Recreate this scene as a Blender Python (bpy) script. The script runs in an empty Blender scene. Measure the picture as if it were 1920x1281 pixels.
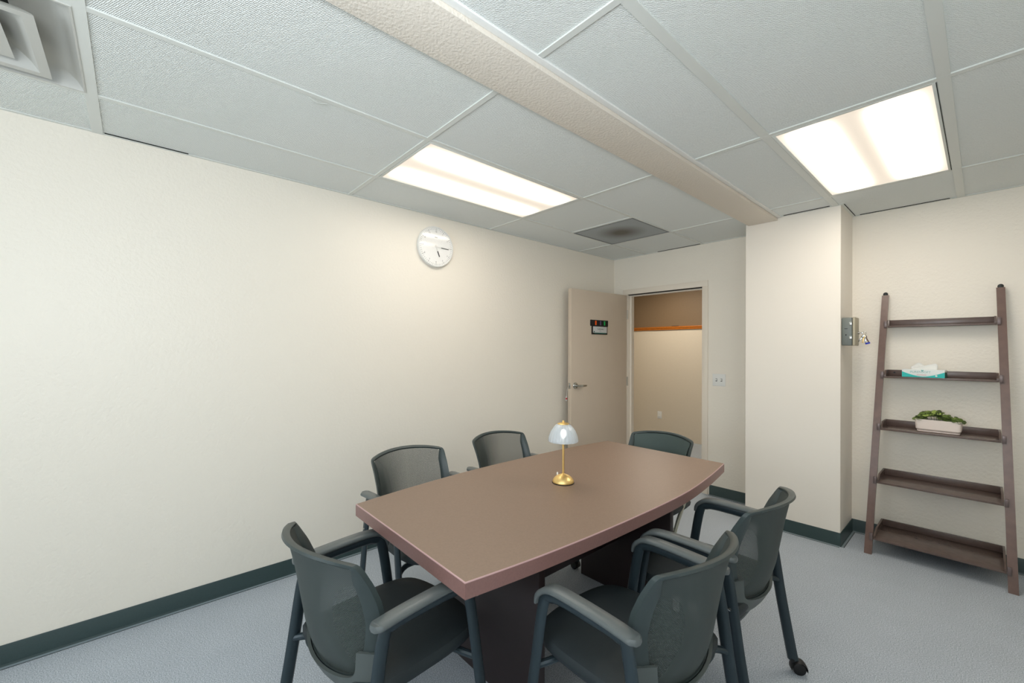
import bpy, bmesh, math, random
from mathutils import Vector, Matrix
random.seed(7)
S = bpy.context.scene
COL = S.collection
PI = math.pi
R_ = math.radians

# ------------------------------------------------------------------ camera
H = 2.444                       # ceiling height
D = 4.175                       # back wall (Y)
RX = 4.0                        # right wall (X)
RY = -1.95                      # wall behind the camera (Y)
cam_d = bpy.data.cameras.new('camera')
cam = bpy.data.objects.new('camera', cam_d)
COL.objects.link(cam)
yaw, pit, rol = R_(48.0942), R_(.1021), R_(.2001)
fw = Vector((-math.sin(yaw), math.cos(yaw), 0)); rt = Vector((math.cos(yaw), math.sin(yaw), 0)); up = Vector((0, 0, 1))
F = fw*math.cos(pit)+up*math.sin(pit); U2 = up*math.cos(pit)-fw*math.sin(pit)
RR = rt*math.cos(rol)+U2*math.sin(rol); UU = U2*math.cos(rol)-rt*math.sin(rol)
m = Matrix((RR, UU, -F)).transposed().to_4x4()
m.translation = Vector((2.8735, 0, 1.4026))
cam.matrix_world = m
cam_d.sensor_width = 36
cam_d.sensor_fit = 'HORIZONTAL'
cam_d.lens = 793.085/1920*36
cam_d.shift_y = 13.6/1920
cam_d.clip_start = .02
S.camera = cam

# ------------------------------------------------------------------ world, exposure, fill light
w = bpy.data.worlds.new('world'); S.world = w; w.use_nodes = True
w.node_tree.nodes['Background'].inputs[0].default_value = (.55, .66, .8, 1)
w.node_tree.nodes['Background'].inputs[1].default_value = .6
S.view_settings.view_transform = 'Standard'
S.view_settings.look = 'None'
S.view_settings.gamma = 1
S.view_settings.exposure = 0.72
TROFFER = 3.1

def area(name, loc, rot, sx, sy, power, color):
    l = bpy.data.lights.new(name, 'AREA'); l.shape = 'RECTANGLE'; l.size = sx; l.size_y = sy
    l.energy = power; l.color = color
    o = bpy.data.objects.new(name, l); COL.objects.link(o); o.location = loc; o.rotation_euler = rot
    return o
# cool fill light at two added windows, right wall and behind the camera
area('window_fill', (RX+.02, -.35, 1.45), (0, R_(90), 0), 1.25, 1.75, 7, (.86, .94, 1.0))
area('rear_window_fill', (1.9, RY-.02, 1.45), (R_(90), 0, 0), 1.9, 1.25, 18, (.86, .94, 1.0))

# the photographer's flash, aimed up at the ceiling just behind the camera
area('bounce_flash', (2.9, -.5, 1.7), (up*math.cos(R_(38))+fw*math.sin(R_(38))).to_track_quat('-Z', 'Y').to_euler(), .5, .5, 20, (.9, .96, 1.0))

# ------------------------------------------------------------------ materials
def srgb(r, g, b):
    f = lambda c: (c/255/12.92) if c/255 <= .04045 else ((c/255+.055)/1.055)**2.4
    return (f(r), f(g), f(b), 1)

def mat(name, col, rough=.5, metal=0, bump=None, noise=None, spec=.5, coat=0, sheen=0):
    """bump=(scale,strength,distance); noise=(scale,amount,detail) varies the colour"""
    M = bpy.data.materials.new(name); M.use_nodes = True
    nt = M.node_tree; b = nt.nodes['Principled BSDF']
    b.inputs['Base Color'].default_value = col
    b.inputs['Roughness'].default_value = rough
    b.inputs['Metallic'].default_value = metal
    b.inputs['Specular IOR Level'].default_value = spec
    b.inputs['Coat Weight'].default_value = coat
    tc = nt.nodes.new('ShaderNodeTexCoord')
    if noise:
        n = nt.nodes.new('ShaderNodeTexNoise'); n.inputs['Scale'].default_value = noise[0]
        n.inputs['Detail'].default_value = noise[2] if len(noise) > 2 else 3
        nt.links.new(tc.outputs['Object'], n.inputs['Vector'])
        mx = nt.nodes.new('ShaderNodeMix'); mx.data_type = 'RGBA'
        a = noise[1]
        mx.inputs['A'].default_value = tuple(c*(1-a) for c in col[:3])+(1,)
        mx.inputs['B'].default_value = tuple(min(1, c*(1+a)) for c in col[:3])+(1,)
        nt.links.new(n.outputs['Fac'], mx.inputs['Factor'])
        nt.links.new(mx.outputs['Result'], b.inputs['Base Color'])
    if bump:
        n = nt.nodes.new('ShaderNodeTexNoise'); n.inputs['Scale'].default_value = bump[0]; n.inputs['Detail'].default_value = 2
        nt.links.new(tc.outputs['Object'], n.inputs['Vector'])
        bp = nt.nodes.new('ShaderNodeBump'); bp.inputs['Strength'].default_value = bump[1]; bp.inputs['Distance'].default_value = bump[2]
        nt.links.new(n.outputs['Fac'], bp.inputs['Height']); nt.links.new(bp.outputs['Normal'], b.inputs['Normal'])
    return M

WALL = mat('cream_wall_paint', srgb(243, 236, 223), .44, bump=(60, .55, .004))
COLUMN = mat('column_paint', srgb(243, 236, 225), .5, bump=(55, .15, .003))
BEAM = mat('beam_stucco', srgb(232, 224, 212), .6, bump=(95, .55, .005))
TBAR = mat('grid_white', srgb(222, 225, 220), .45)
TILEBACK = mat('dark_gap', srgb(30, 34, 30), .9)
DOORM = mat('taupe_door_paint', srgb(210, 194, 175), .45, noise=(6, .03))
FRAMEM = mat('door_frame_paint', srgb(238, 228, 213), .4)
BASEM = mat('teal_charcoal_rubber', srgb(52, 70, 71), .38, noise=(300, .2))
TOEM = mat('pale_grey_toe', srgb(132, 146, 152), .4)
BLACK = mat('black_plastic', srgb(16, 17, 18), .5)
HEADSTRIP = mat('black_head_strip', srgb(8, 8, 8), .8)
LEGM = mat('slate_powder_coat', srgb(50, 62, 68), .36, metal=.25, noise=(500, .15))
CAPM = mat('grey_arm_plastic', srgb(98, 104, 104), .36, noise=(500, .1))
FRAMEC = mat('charcoal_back_frame', srgb(58, 68, 68), .38, noise=(500, .12))
SEATM = mat('black_seat_fabric', srgb(38, 46, 49), .6, noise=(600, .35), bump=(900, .3, .001))
UPH = mat('slate_upholstery', srgb(70, 84, 82), .75, noise=(500, .2))
PALE = mat('pale_steel', srgb(190, 192, 180), .35, metal=.5)
CHROME = mat('satin_nickel', srgb(190, 190, 186), .22, metal=1)
BRASS = mat('brushed_brass', srgb(244, 210, 140), .4, metal=1)
WHITEP = mat('white_plastic', srgb(236, 236, 232), .35)
GREYP = mat('grey_lockbox', srgb(112, 118, 114), .4)
VENTM = mat('diffuser_white', srgb(196, 196, 190), .45)
POTM = mat('blush_ceramic', srgb(240, 226, 217), .4)
SOIL = mat('dark_soil', srgb(50, 42, 30), .9)
PAPER = mat('tissue_paper', srgb(240, 240, 236), .8)
TEAL = mat('teal_print', srgb(20, 190, 184), .4)
TEALD = mat('dark_teal_print', srgb(30, 104, 92), .5)
PRINTG = mat('pale_print', srgb(140, 190, 186), .5)
INK = mat('dark_ink', srgb(40, 42, 42), .6)
INKG = mat('grey_ink', srgb(120, 122, 120), .6)
ORANGE = mat('orange_slider', srgb(255, 96, 12), .4)
GREEN = mat('green_slider', srgb(24, 178, 88), .4)
PURPLE = mat('purple_slider', srgb(92, 74, 108), .4)
BLUE = mat('blue_key_cap', srgb(20, 50, 190), .4)
REDT = mat('red_tag', srgb(200, 70, 80), .5)
CARDG = mat('sign_card', srgb(206, 208, 206), .35)
OAK = mat('orange_oak', srgb(182, 104, 28), .35, noise=(30, .25))
HALLUP = mat('brown_hall_wall', srgb(126, 104, 78), .6, noise=(60, .08))
HALLLO = mat('tan_hall_wall', srgb(222, 210, 190), .55, noise=(40, .03))
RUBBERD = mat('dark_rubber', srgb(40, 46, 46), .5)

def tile_material():
    M = bpy.data.materials.new('ceiling_tile_vinyl'); M.use_nodes = True
    nt = M.node_tree; b = nt.nodes['Principled BSDF']
    b.inputs['Base Color'].default_value = srgb(234, 238, 235); b.inputs['Roughness'].default_value = .6
    tc = nt.nodes.new('ShaderNodeTexCoord')
    mp = nt.nodes.new('ShaderNodeMapping'); mp.inputs['Rotation'].default_value = (0, 0, R_(45)); mp.inputs['Scale'].default_value = (1, 2.2, 1)
    nt.links.new(tc.outputs['Object'], mp.inputs['Vector'])
    wv = nt.nodes.new('ShaderNodeTexWave'); wv.inputs['Scale'].default_value = 38; wv.inputs['Distortion'].default_value = 4; wv.inputs['Detail'].default_value = 2; wv.inputs['Detail Scale'].default_value = 2
    ns = nt.nodes.new('ShaderNodeTexNoise'); ns.inputs['Scale'].default_value = 160
    nt.links.new(mp.outputs['Vector'], wv.inputs['Vector']); nt.links.new(tc.outputs['Object'], ns.inputs['Vector'])
    ad = nt.nodes.new('ShaderNodeMath'); ad.operation = 'ADD'
    nt.links.new(wv.outputs['Fac'], ad.inputs[0]); nt.links.new(ns.outputs['Fac'], ad.inputs[1])
    bp = nt.nodes.new('ShaderNodeBump'); bp.inputs['Strength'].default_value = .7; bp.inputs['Distance'].default_value = .002
    nt.links.new(ad.outputs[0], bp.inputs['Height']); nt.links.new(bp.outputs['Normal'], b.inputs['Normal'])
    return M
TILE = tile_material()

def carpet_material():
    M = bpy.data.materials.new('blue_grey_carpet'); M.use_nodes = True
    nt = M.node_tree; b = nt.nodes['Principled BSDF']; b.inputs['Roughness'].default_value = .95; b.inputs['Specular IOR Level'].default_value = .15
    tc = nt.nodes.new('ShaderNodeTexCoord')
    n1 = nt.nodes.new('ShaderNodeTexNoise'); n1.inputs['Scale'].default_value = 230; n1.inputs['Detail'].default_value = 5; n1.inputs['Roughness'].default_value = .75
    n2 = nt.nodes.new('ShaderNodeTexNoise'); n2.inputs['Scale'].default_value = 5; n2.inputs['Detail'].default_value = 4
    cr = nt.nodes.new('ShaderNodeValToRGB')
    cr.color_ramp.elements[0].position = .34; cr.color_ramp.elements[0].color = srgb(116, 130, 142)
    cr.color_ramp.elements[1].position = .66; cr.color_ramp.elements[1].color = srgb(230, 236, 244)
    mx = nt.nodes.new('ShaderNodeMix'); mx.data_type = 'RGBA'; mx.blend_type = 'MULTIPLY'; mx.inputs['Factor'].default_value = .12
    for n in (n1, n2): nt.links.new(tc.outputs['Object'], n.inputs['Vector'])
    nt.links.new(n1.outputs['Fac'], cr.inputs['Fac']); nt.links.new(cr.outputs['Color'], mx.inputs['A']); nt.links.new(n2.outputs['Fac'], mx.inputs['B'])
    mx2 = nt.nodes.new('ShaderNodeMix'); mx2.data_type = 'RGBA'; mx2.blend_type = 'MULTIPLY'; mx2.inputs['Factor'].default_value = 0
    nt.links.new(mx.outputs['Result'], mx2.inputs['A']); nt.links.new(mx2.outputs['Result'], b.inputs['Base Color'])
    bp = nt.nodes.new('ShaderNodeBump'); bp.inputs['Strength'].default_value = .25; bp.inputs['Distance'].default_value = .002
    nt.links.new(n1.outputs['Fac'], bp.inputs['Height']); nt.links.new(bp.outputs['Normal'], b.inputs['Normal'])
    return M
CARPET = carpet_material()

def laminate(name, col, rough, spec=.5):
    M = mat(name, col, rough, spec=spec, noise=(140, .14, 4))
    return M
TOPM = laminate('brown_laminate', srgb(142, 118, 101), .42, .5)
EDGEM = laminate('mauve_brown_edge_band', srgb(138, 104, 98), .36)
SCUFF = mat('worn_edge', srgb(196, 160, 158), .35)
PEDM = laminate('dark_espresso_panel', srgb(46, 34, 34), .4)
LADM = mat('dark_walnut', srgb(100, 84, 78), .27, noise=(25, .25, 6))
LADR = mat('walnut_rail', srgb(112, 88, 79), .3, noise=(22, .3, 6))

BRKT = mat('back_bracket_grey', srgb(86, 93, 91), .4, noise=(500, .1))
BRK = mat('bracket_brown', srgb(112, 98, 96), .3, metal=.3)

def mesh_fabric():
    M = bpy.data.materials.new('chair_mesh_weave'); M.use_nodes = True
    nt = M.node_tree; b = nt.nodes['Principled BSDF']; b.inputs['Base Color'].default_value = srgb(62, 70, 68); b.inputs['Roughness'].default_value = .6
    out = nt.nodes['Material Output']
    tc = nt.nodes.new('ShaderNodeTexCoord')
    ck = nt.nodes.new('ShaderNodeTexChecker'); ck.inputs['Scale'].default_value = 420
    mpn = nt.nodes.new('ShaderNodeMapping'); mpn.inputs['Scale'].default_value = (1, .02, 1); mpn.inputs['Rotation'].default_value = (0, 0, 0)
    nt.links.new(tc.outputs['Object'], mpn.inputs['Vector']); nt.links.new(mpn.outputs['Vector'], ck.inputs['Vector'])
    mul = nt.nodes.new('ShaderNodeMath'); mul.operation = 'MULTIPLY'; mul.inputs[1].default_value = .78
    lw = nt.nodes.new('ShaderNodeLayerWeight'); lw.inputs['Blend'].default_value = .5
    # the weave has depth: its holes close up when seen at a slant
    cl = nt.nodes.new('ShaderNodeMapRange'); cl.inputs['From Min'].default_value = .08; cl.inputs['From Max'].default_value = .5; cl.inputs['To Min'].default_value = 1; cl.inputs['To Max'].default_value = .04
    nt.links.new(lw.outputs['Facing'], cl.inputs['Value'])
    m2 = nt.nodes.new('ShaderNodeMath'); m2.operation = 'MULTIPLY'; nt.links.new(ck.outputs['Fac'], m2.inputs[0]); nt.links.new(cl.outputs['Result'], m2.inputs[1])
    nt.links.new(m2.outputs[0], mul.inputs[0])
    tr = nt.nodes.new('ShaderNodeBsdfTransparent'); mx = nt.nodes.new('ShaderNodeMixShader')
    nt.links.new(mul.outputs[0], mx.inputs[0]); nt.links.new(b.outputs[0], mx.inputs[1]); nt.links.new(tr.outputs[0], mx.inputs[2])
    nt.links.new(mx.outputs[0], out.inputs[0])
    return M
MESHM = mesh_fabric()

def glass_mat(name, rough=.05, tint=(1, 1, 1, 1)):
    M = bpy.data.materials.new(name); M.use_nodes = True
    nt = M.node_tree; nt.nodes.remove(nt.nodes['Principled BSDF']); out = nt.nodes['Material Output']
    tr = nt.nodes.new('ShaderNodeBsdfTransparent'); tr.inputs[0].default_value = tint
    gl = nt.nodes.new('ShaderNodeBsdfGlossy'); gl.inputs['Roughness'].default_value = rough
    fr = nt.nodes.new('ShaderNodeFresnel'); fr.inputs[0].default_value = 1.33
    mx = nt.nodes.new('ShaderNodeMixShader')
    nt.links.new(fr.outputs[0], mx.inputs[0]); nt.links.new(tr.outputs[0], mx.inputs[1]); nt.links.new(gl.outputs[0], mx.inputs[2]); nt.links.new(mx.outputs[0], out.inputs[0])
    return M
CLEAR = glass_mat('clear_glass')

def shade_glass():
    M = bpy.data.materials.new('lit_opal_glass'); M.use_nodes = True
    nt = M.node_tree; b = nt.nodes['Principled BSDF']
    b.inputs['Base Color'].default_value = (.8, .84, .87, 1); b.inputs['Roughness'].default_value = .18
    b.inputs['Transmission Weight'].default_value = .45; b.inputs['Coat Weight'].default_value = .5
    b.inputs['IOR'].default_value = 1.3
    return M
SHADE = shade_glass()

def emit(name, col, st):
    M = bpy.data.materials.new(name); M.use_nodes = True
    nt = M.node_tree; b = nt.nodes['Principled BSDF']
    b.inputs['Base Color'].default_value = (.8, .8, .8, 1)
    b.inputs['Emission Color'].default_value = col; b.inputs['Emission Strength'].default_value = st
    return M
BULB = emit('led_bulb', (1, .96, .9, 1), 3.4)

def troffer_mat(name, hw, hl, strength):
    """prismatic lens: two fluorescent tubes glow through it (object space, x across, y along)"""
    M = bpy.data.materials.new(name); M.use_nodes = True
    nt = M.node_tree; N = nt.nodes; L = nt.links; b = N['Principled BSDF']
    b.inputs['Base Color'].default_value = (.3, .3, .29, 1); b.inputs['Roughness'].default_value = .4
    tc = N.new('ShaderNodeTexCoord'); sp = N.new('ShaderNodeSeparateXYZ'); L.new(tc.outputs['Object'], sp.inputs[0])
    def math(op, a, bb=None, c=None):
        n = N.new('ShaderNodeMath'); n.operation = op
        for i, v in enumerate((a, bb, c)):
            if v is None: continue
            if isinstance(v, (int, float)): n.inputs[i].default_value = v
            else: L.new(v, n.inputs[i])
        return n.outputs[0]
    ax = math('ABSOLUTE', sp.outputs['X'])
    d = math('SUBTRACT', ax, hw*.55)
    d = math('DIVIDE', d, hw*.205)
    g = math('EXPONENT', math('MULTIPLY', math('MULTIPLY', d, d), -1.0))
    ay = math('DIVIDE', math('ABSOLUTE', sp.outputs['Y']), hl)
    e = math('SUBTRACT', 1.0, math('POWER', ay, 7))
    g2 = math('MULTIPLY', g, math('MAXIMUM', e, .05))
    st = math('ADD', math('MULTIPLY', g2, strength*2.75), .44)
    mx = N.new('ShaderNodeMix'); mx.data_type = 'RGBA'
    mx.inputs['A'].default_value = (1.0, .86, .70, 1); mx.inputs['B'].default_value = (1.0, .955, .885, 1)
    L.new(g2, mx.inputs['Factor']); L.new(mx.outputs['Result'], b.inputs['Emission Color']); L.new(st, b.inputs['Emission Strength'])
    return M

# ------------------------------------------------------------------ mesh helpers
class MB:
    def __init__(s): s.v = []; s.f = []; s.sm = []
    def add(s, vs, fs, smooth=True):
        o = len(s.v); s.v += [tuple(v) for v in vs]
        s.f += [tuple(i+o for i in f) for f in fs]; s.sm += [smooth]*len(fs)
    def box(s, x0, x1, y0, y1, z0, z1, bev=0, M=None, seg=2):
        bm = bmesh.new(); bmesh.ops.create_cube(bm, size=1)
        for v in bm.verts:
            v.co = Vector((x0+(v.co.x+.5)*(x1-x0), y0+(v.co.y+.5)*(y1-y0), z0+(v.co.z+.5)*(z1-z0)))
        if bev > 0: bmesh.ops.bevel(bm, geom=list(bm.edges), offset=bev, segments=seg, affect='EDGES', profile=.5)
        if M is not None: bm.transform(M)
        bm.verts.index_update()
        s.add([v.co for v in bm.verts], [[v.index for v in f.verts] for f in bm.faces]); bm.free(); return s
    def prism(s, poly, z0, z1, M=None, cap=True):
        n = len(poly); vs = [(p[0], p[1], z0) for p in poly]+[(p[0], p[1], z1) for p in poly]
        if M is not None: vs = [M @ Vector(v) for v in vs]
        fs = [(i, (i+1) % n, n+(i+1) % n, n+i) for i in range(n)]
        if cap: fs += [tuple(reversed(range(n))), tuple(range(n, 2*n))]
        s.add(vs, fs); return s
    def loft(s, rings, cap=True, closed=True):
        n = len(rings[0]); vs = [p for r in rings for p in r]; fs = []
        for k in range(len(rings)-1):
            for i in range(n if closed else n-1):
                j = (i+1) % n; fs.append((k*n+i, k*n+j, (k+1)*n+j, (k+1)*n+i))
        if cap: fs += [tuple(reversed(range(n))), tuple(range((len(rings)-1)*n, len(rings)*n))]
        s.add(vs, fs); return s
    def lathe(s, prof, n=32, c=(0, 0, 0), M=None, flute=None):
        rings = []
        for r, z in prof:
            ring = []
            for i in range(n):
                a = 2*PI*i/n; rr = r*(1+(flute[0]*math.cos(flute[1]*a) if flute else 0))
                p = Vector((rr*math.cos(a), rr*math.sin(a), z))
                if M is not None: p = M @ p
                ring.append(p+Vector(c))
            rings.append(ring)
        s.loft(rings, cap=False)
        for k in (0, -1):
            if prof[k][0] > 1e-5:
                o = len(s.v); s.add(rings[k], [tuple(range(n))] if k == -1 else [tuple(reversed(range(n)))])
        return s
    def tube(s, path, ra, rb=None, n=10, side=Vector((1, 0, 0)), cap=True):
        """sweep an ellipse (ra along `side`, rb across) along path"""
        rb = rb or ra; P = [Vector(p) for p in path]; rings = []
        for i, p in enumerate(P):
            t = (P[min(i+1, len(P)-1)]-P[max(i-1, 0)]).normalized()
            a = (side-t*side.dot(t))
            if a.length < 1e-4: a = Vector((0, 1, 0))-t*t.y
            a.normalize(); b = t.cross(a)
            A = ra[i] if isinstance(ra, (list, tuple)) else ra; B = rb[i] if isinstance(rb, (list, tuple)) else rb
            rings.append([p+a*A*math.cos(2*PI*k/n)+b*B*math.sin(2*PI*k/n) for k in range(n)])
        s.loft(rings, cap=cap); return s
    def sweep_rect(s, path, wa, wb, side=Vector((1, 0, 0)), rnd=.3):
        P = [Vector(p) for p in path]; rings = []
        for i, p in enumerate(P):
            t = (P[min(i+1, len(P)-1)]-P[max(i-1, 0)]).normalized()
            a = (side-t*side.dot(t)).normalized(); b = t.cross(a)
            A = wa[i] if isinstance(wa, (list, tuple)) else wa; B = wb[i] if isinstance(wb, (list, tuple)) else wb
            q = [(1, 1-rnd), (1-rnd*B/max(A, 1e-6), 1), (-(1-rnd*B/max(A, 1e-6)), 1), (-1, 1-rnd), (-1, -(1-rnd)), (-(1-rnd*B/max(A, 1e-6)), -1), (1-rnd*B/max(A, 1e-6), -1), (1, -(1-rnd))]
            rings.append([p+a*A*x+b*B*y for x, y in q])
        s.loft(rings); return s
    def build(s, name, material, parent=None, loc=None, rot=None, angle=35, **tags):
        me = bpy.data.meshes.new(name); me.from_pydata(s.v, [], s.f); me.update()
        bm = bmesh.new(); bm.from_mesh(me)
        bmesh.ops.recalc_face_normals(bm, faces=bm.faces); bm.to_mesh(me); bm.free()
        for p in me.polygons: p.use_smooth = True
        me.set_sharp_from_angle(angle=R_(angle))
        me.materials.append(material)
        o = bpy.data.objects.new(name, me); COL.objects.link(o)
        if parent: o.parent = parent
        if loc is not None: o.location = loc
        if rot is not None: o.rotation_euler = rot
        for k, v in tags.items(): o[k] = v
        return o

def thing(name, label, cat, loc=(0, 0, 0), rz=0, group=None):
    o = bpy.data.objects.new(name, None); COL.objects.link(o); o.empty_display_size = .05
    o.location = loc; o.rotation_euler = (0, 0, rz); o['label'] = label; o['category'] = cat
    if group: o['group'] = group
    return o
def tag(o, label, cat, group=None):
    o['label'] = label; o['category'] = cat
    if group: o['group'] = group
    return o
def struct(mb, name, material, parent=None, **k):
    o = mb.build(name, material, parent, **k)
    if parent is None: o['kind'] = 'structure'
    return o
def box(x0, x1, y0, y1, z0, z1, bev=0): return MB().box(x0, x1, y0, y1, z0, z1, bev)
def catmull(P, k=6, closed=False):
    P = [Vector(p) for p in P]; n = len(P); out = []
    rng = range(n if closed else n-1)
    for i in rng:
        p0 = P[(i-1) % n] if closed or i > 0 else P[0]; p1 = P[i]; p2 = P[(i+1) % n]
        p3 = P[(i+2) % n] if closed or i+2 < n else P[-1]
        for j in range(k):
            t = j/k
            out.append(.5*((2*p1)+(-p0+p2)*t+(2*p0-5*p1+4*p2-p3)*t*t+(-p0+3*p1-3*p2+p3)*t**3))
    if not closed: out.append(P[-1])
    return out
def text_mesh(name, s, size, M, material, parent, extrude=.0004, align='CENTER'):
    cu = bpy.data.curves.new(name, 'FONT'); cu.body = s; cu.size = size; cu.align_x = align; cu.align_y = 'CENTER'; cu.extrude = extrude
    t = bpy.data.objects.new(name, cu); COL.objects.link(t)
    dg = bpy.context.evaluated_depsgraph_get()
    me = bpy.data.meshes.new_from_object(t.evaluated_get(dg))
    bpy.data.objects.remove(t)
    me.transform(M); me.materials.clear(); me.materials.append(material)
    o = bpy.data.objects.new(name, me); COL.objects.link(o); o.parent = parent
    return o
def disc(n, r, cx=0, cy=0): return [(cx+r*math.cos(2*PI*i/n), cy+r*math.sin(2*PI*i/n)) for i in range(n)]
def frameM(origin, x, y, z):
    m = Matrix((Vector(x), Vector(y), Vector(z))).transposed().to_4x4(); m.translation = Vector(origin); return m

# ------------------------------------------------------------------ room shell
T = .12
struct(box(-T, RX+T, RY-T, 7.0, -.1, 0), 'floor', CARPET)
# left wall
struct(box(-T, 0, RY-T, D+T, 0, 2.6), 'wall_left', WALL)
# right wall with an opening for the added window
wy0, wy1, wz0, wz1 = -1.2, .5, .85, 2.05
mb = MB(); mb.box(RX, RX+T, RY-T, wy0, 0, 2.6); mb.box(RX, RX+T, wy1, D+T, 0, 2.6); mb.box(RX, RX+T, wy0, wy1, 0, wz0); mb.box(RX, RX+T, wy0, wy1, wz1, 2.6)
struct(mb, 'wall_right', WALL)
# rear wall with an opening for the added window
rx0, rx1 = .95, 2.85
mb = MB(); mb.box(0, rx0, RY-T, RY, 0, 2.6); mb.box(rx1, RX, RY-T, RY, 0, 2.6); mb.box(rx0, rx1, RY-T, RY, 0, wz0); mb.box(rx0, rx1, RY-T, RY, wz1, 2.6)
struct(mb, 'wall_rear', WALL)
def window(name, x0, x1, y0, y1, z0, z1, along):
    fr = MB(); t = .04
    if along == 'y':
        fr.box(x0, x1, y0, y0+t, z0, z1); fr.box(x0, x1, y1-t, y1, z0, z1); fr.box(x0, x1, y0+t, y1-t, z0, z0+t); fr.box(x0, x1, y0+t, y1-t, z1-t, z1); fr.box(x0, x1, (y0+y1)/2-.02, (y0+y1)/2+.02, z0+t, z1-t)
    else:
        fr.box(x0, x0+t, y0, y1, z0, z1); fr.box(x1-t, x1, y0, y1, z0, z1); fr.box(x0+t, x1-t, y0, y1, z0, z0+t); fr.box(x0+t, x1-t, y0, y1, z1-t, z1); fr.box((x0+x1)/2-.02, (x0+x1)/2+.02, y0, y1, z0+t, z1-t)
    f = struct(fr, name, WHITEP)
    return f
window('added_window_1', RX-.005, RX+.015, wy0, wy1, wz0, wz1, 'y')  # frames of the added, unseen windows that hold the fill lights
window('added_window_2', rx0, rx1, RY-.015, RY+.005, wz0, wz1, 'x')
# back wall with the doorway
dx0, dx1, dz = .165, 1.045, 2.045
mb = MB(); mb.box(0, dx0, D, D+T, 0, 2.6); mb.box(dx1, RX, D, D+T, 0, 2.6); mb.box(dx0, dx1, D, D+T, dz, 2.6)
struct(mb, 'wall_back', WALL)
# column (boxed pier)
cx0, cx1, cy0 = 1.562, 2.191, 3.772
struct(box(cx0, cx1, cy0, D, 0, H+.03), 'wall_column', COLUMN)
# ceiling : left field, right field
mb = MB(); mb.box(0, 1.566, RY, -.73, H+.005, H+.03); mb.box(0, 1.566, -.142, D, H+.005, H+.03); mb.box(0, .432, -.73, -.142, H+.005, H+.03); mb.box(1.018, 1.566, -.73, -.142, H+.005, H+.03)
mb.box(1.806, RX, RY, D, H+.005, H+.03)
ceil = struct(mb, 'ceiling', TILE)
struct(box(-T, RX+T, RY-T, D+T, 2.6, 2.68), 'ceiling_slab', TILEBACK)
# beam across the ceiling
mb = MB(); mb.box(1.582, 1.793, RY, cy0, 2.424, 2.6, .003)
struct(mb, 'trim_1', BEAM)
# ceiling grid
g = MB(); hw = .012; z0, z1 = H, H+.006
for X in (.42, 1.03): g.box(X-hw, X+hw, RY, D, z0, z1)
for Y in (-1.35, -.13, 1.09, 2.31, 3.53):
    wdt = .02 if Y == -.13 else hw
    g.box(0, 1.566, Y-wdt, Y+wdt, z0-.0004, z1)
g.box(.42, 1.03, 2.92-hw, 2.92+hw, z0-.0004, z1)
g.box(0, .018, RY, D, z0+.001, z1)
g.box(.018, 1.566, D-.018, D, z0+.001, z1)
struct(g, 'trim_2', TBAR)
g = MB()
for X, Y0, Y1 in ((2.163, RY, cy0), (2.772, RY, D), (3.382, RY, D)):
    h2 = .019; g.box(X-h2, X+h2, Y0, Y1, z0, z1)
for Y in (-1.37, -.145, 1.075, 2.295, 3.515): g.box(1.80, RX, Y-hw, Y+hw, z0-.0004, z1)
g.box(1.82, cx1, cy0-.02, cy0, z0+.001, z1); g.box(cx1+.0, cx1+.018, cy0-.02, D, z0+.001, z1); g.box(cx1+.018, RX, D-.018, D, z0+.001, z1)
struct(g, 'trim_3', TBAR)
g = MB(); g.box(1.794, 1.82, RY, cy0, H-.003, H+.006, .002)
struct(g, 'trim_8', mat('bright_wall_angle', srgb(244, 245, 242), .4))
# dark gaps where tiles sit short of the wall angle
g = MB(); g.box(.56, 1.02, D-.024, D-.018, H+.001, H+.0052); g.box(1.84, 2.13, cy0-.027, cy0-.021, H+.001, H+.0052); g.box(2.24, 2.72, D-.024, D-.0185, H+.001, H+.0052)
g.box(.018, .022, -.105, .22, H+.001, H+.0052); g.box(cx1+.018, cx1+.021, cy0, D-.02, H+.001, H+.0052)
struct(g, 'trim_4', TILEBACK)

# baseboards: rubber cove base with a toe
def cove(name, pts):
    mb = MB()
    for (x0, y0, x1, y1, nx, ny) in pts:
        d = Vector((x1-x0, y1-y0, 0)); L = d.length; d.normalize(); n = Vector((nx, ny, 0))
        prof = [(0, 0), (.0085, 0), (.0085, .004), (.006, .009), (.005, .014), (.0045, .094), (.003, .097), (0, .097)]
        r0 = [Vector((x0, y0, 0))+n*a+Vector((0, 0, b)) for a, b in prof]; r1 = [p+d*L for p in r0]
        mb.loft([r0, r1])
    o = struct(mb, name, BASEM)
    toe = MB(); toe_edge = MB()  # paler grey strip along the toe, dark line on its outer edge
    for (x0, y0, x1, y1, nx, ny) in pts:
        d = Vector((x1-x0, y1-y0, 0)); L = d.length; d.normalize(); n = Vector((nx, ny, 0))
        for m_, prof in ((toe, [(.0075, 0), (.021, 0), (.0195, .0025), (.0075, .0045)]), (toe_edge, [(.021, 0), (.024, 0), (.024, .0016), (.021, .0016)])):
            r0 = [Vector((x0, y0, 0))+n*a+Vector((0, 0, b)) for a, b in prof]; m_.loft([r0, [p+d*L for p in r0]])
    toe.build('toe_strip', TOEM, o); toe_edge.build('toe_edge_line', RUBBERD, o)
    return o
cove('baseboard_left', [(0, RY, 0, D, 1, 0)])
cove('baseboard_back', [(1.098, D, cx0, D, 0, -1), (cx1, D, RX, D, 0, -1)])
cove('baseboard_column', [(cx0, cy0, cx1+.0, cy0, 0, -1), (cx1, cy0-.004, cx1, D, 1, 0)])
cove('baseboard_right', [(RX, RY, RX, D, -1, 0)])

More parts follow.
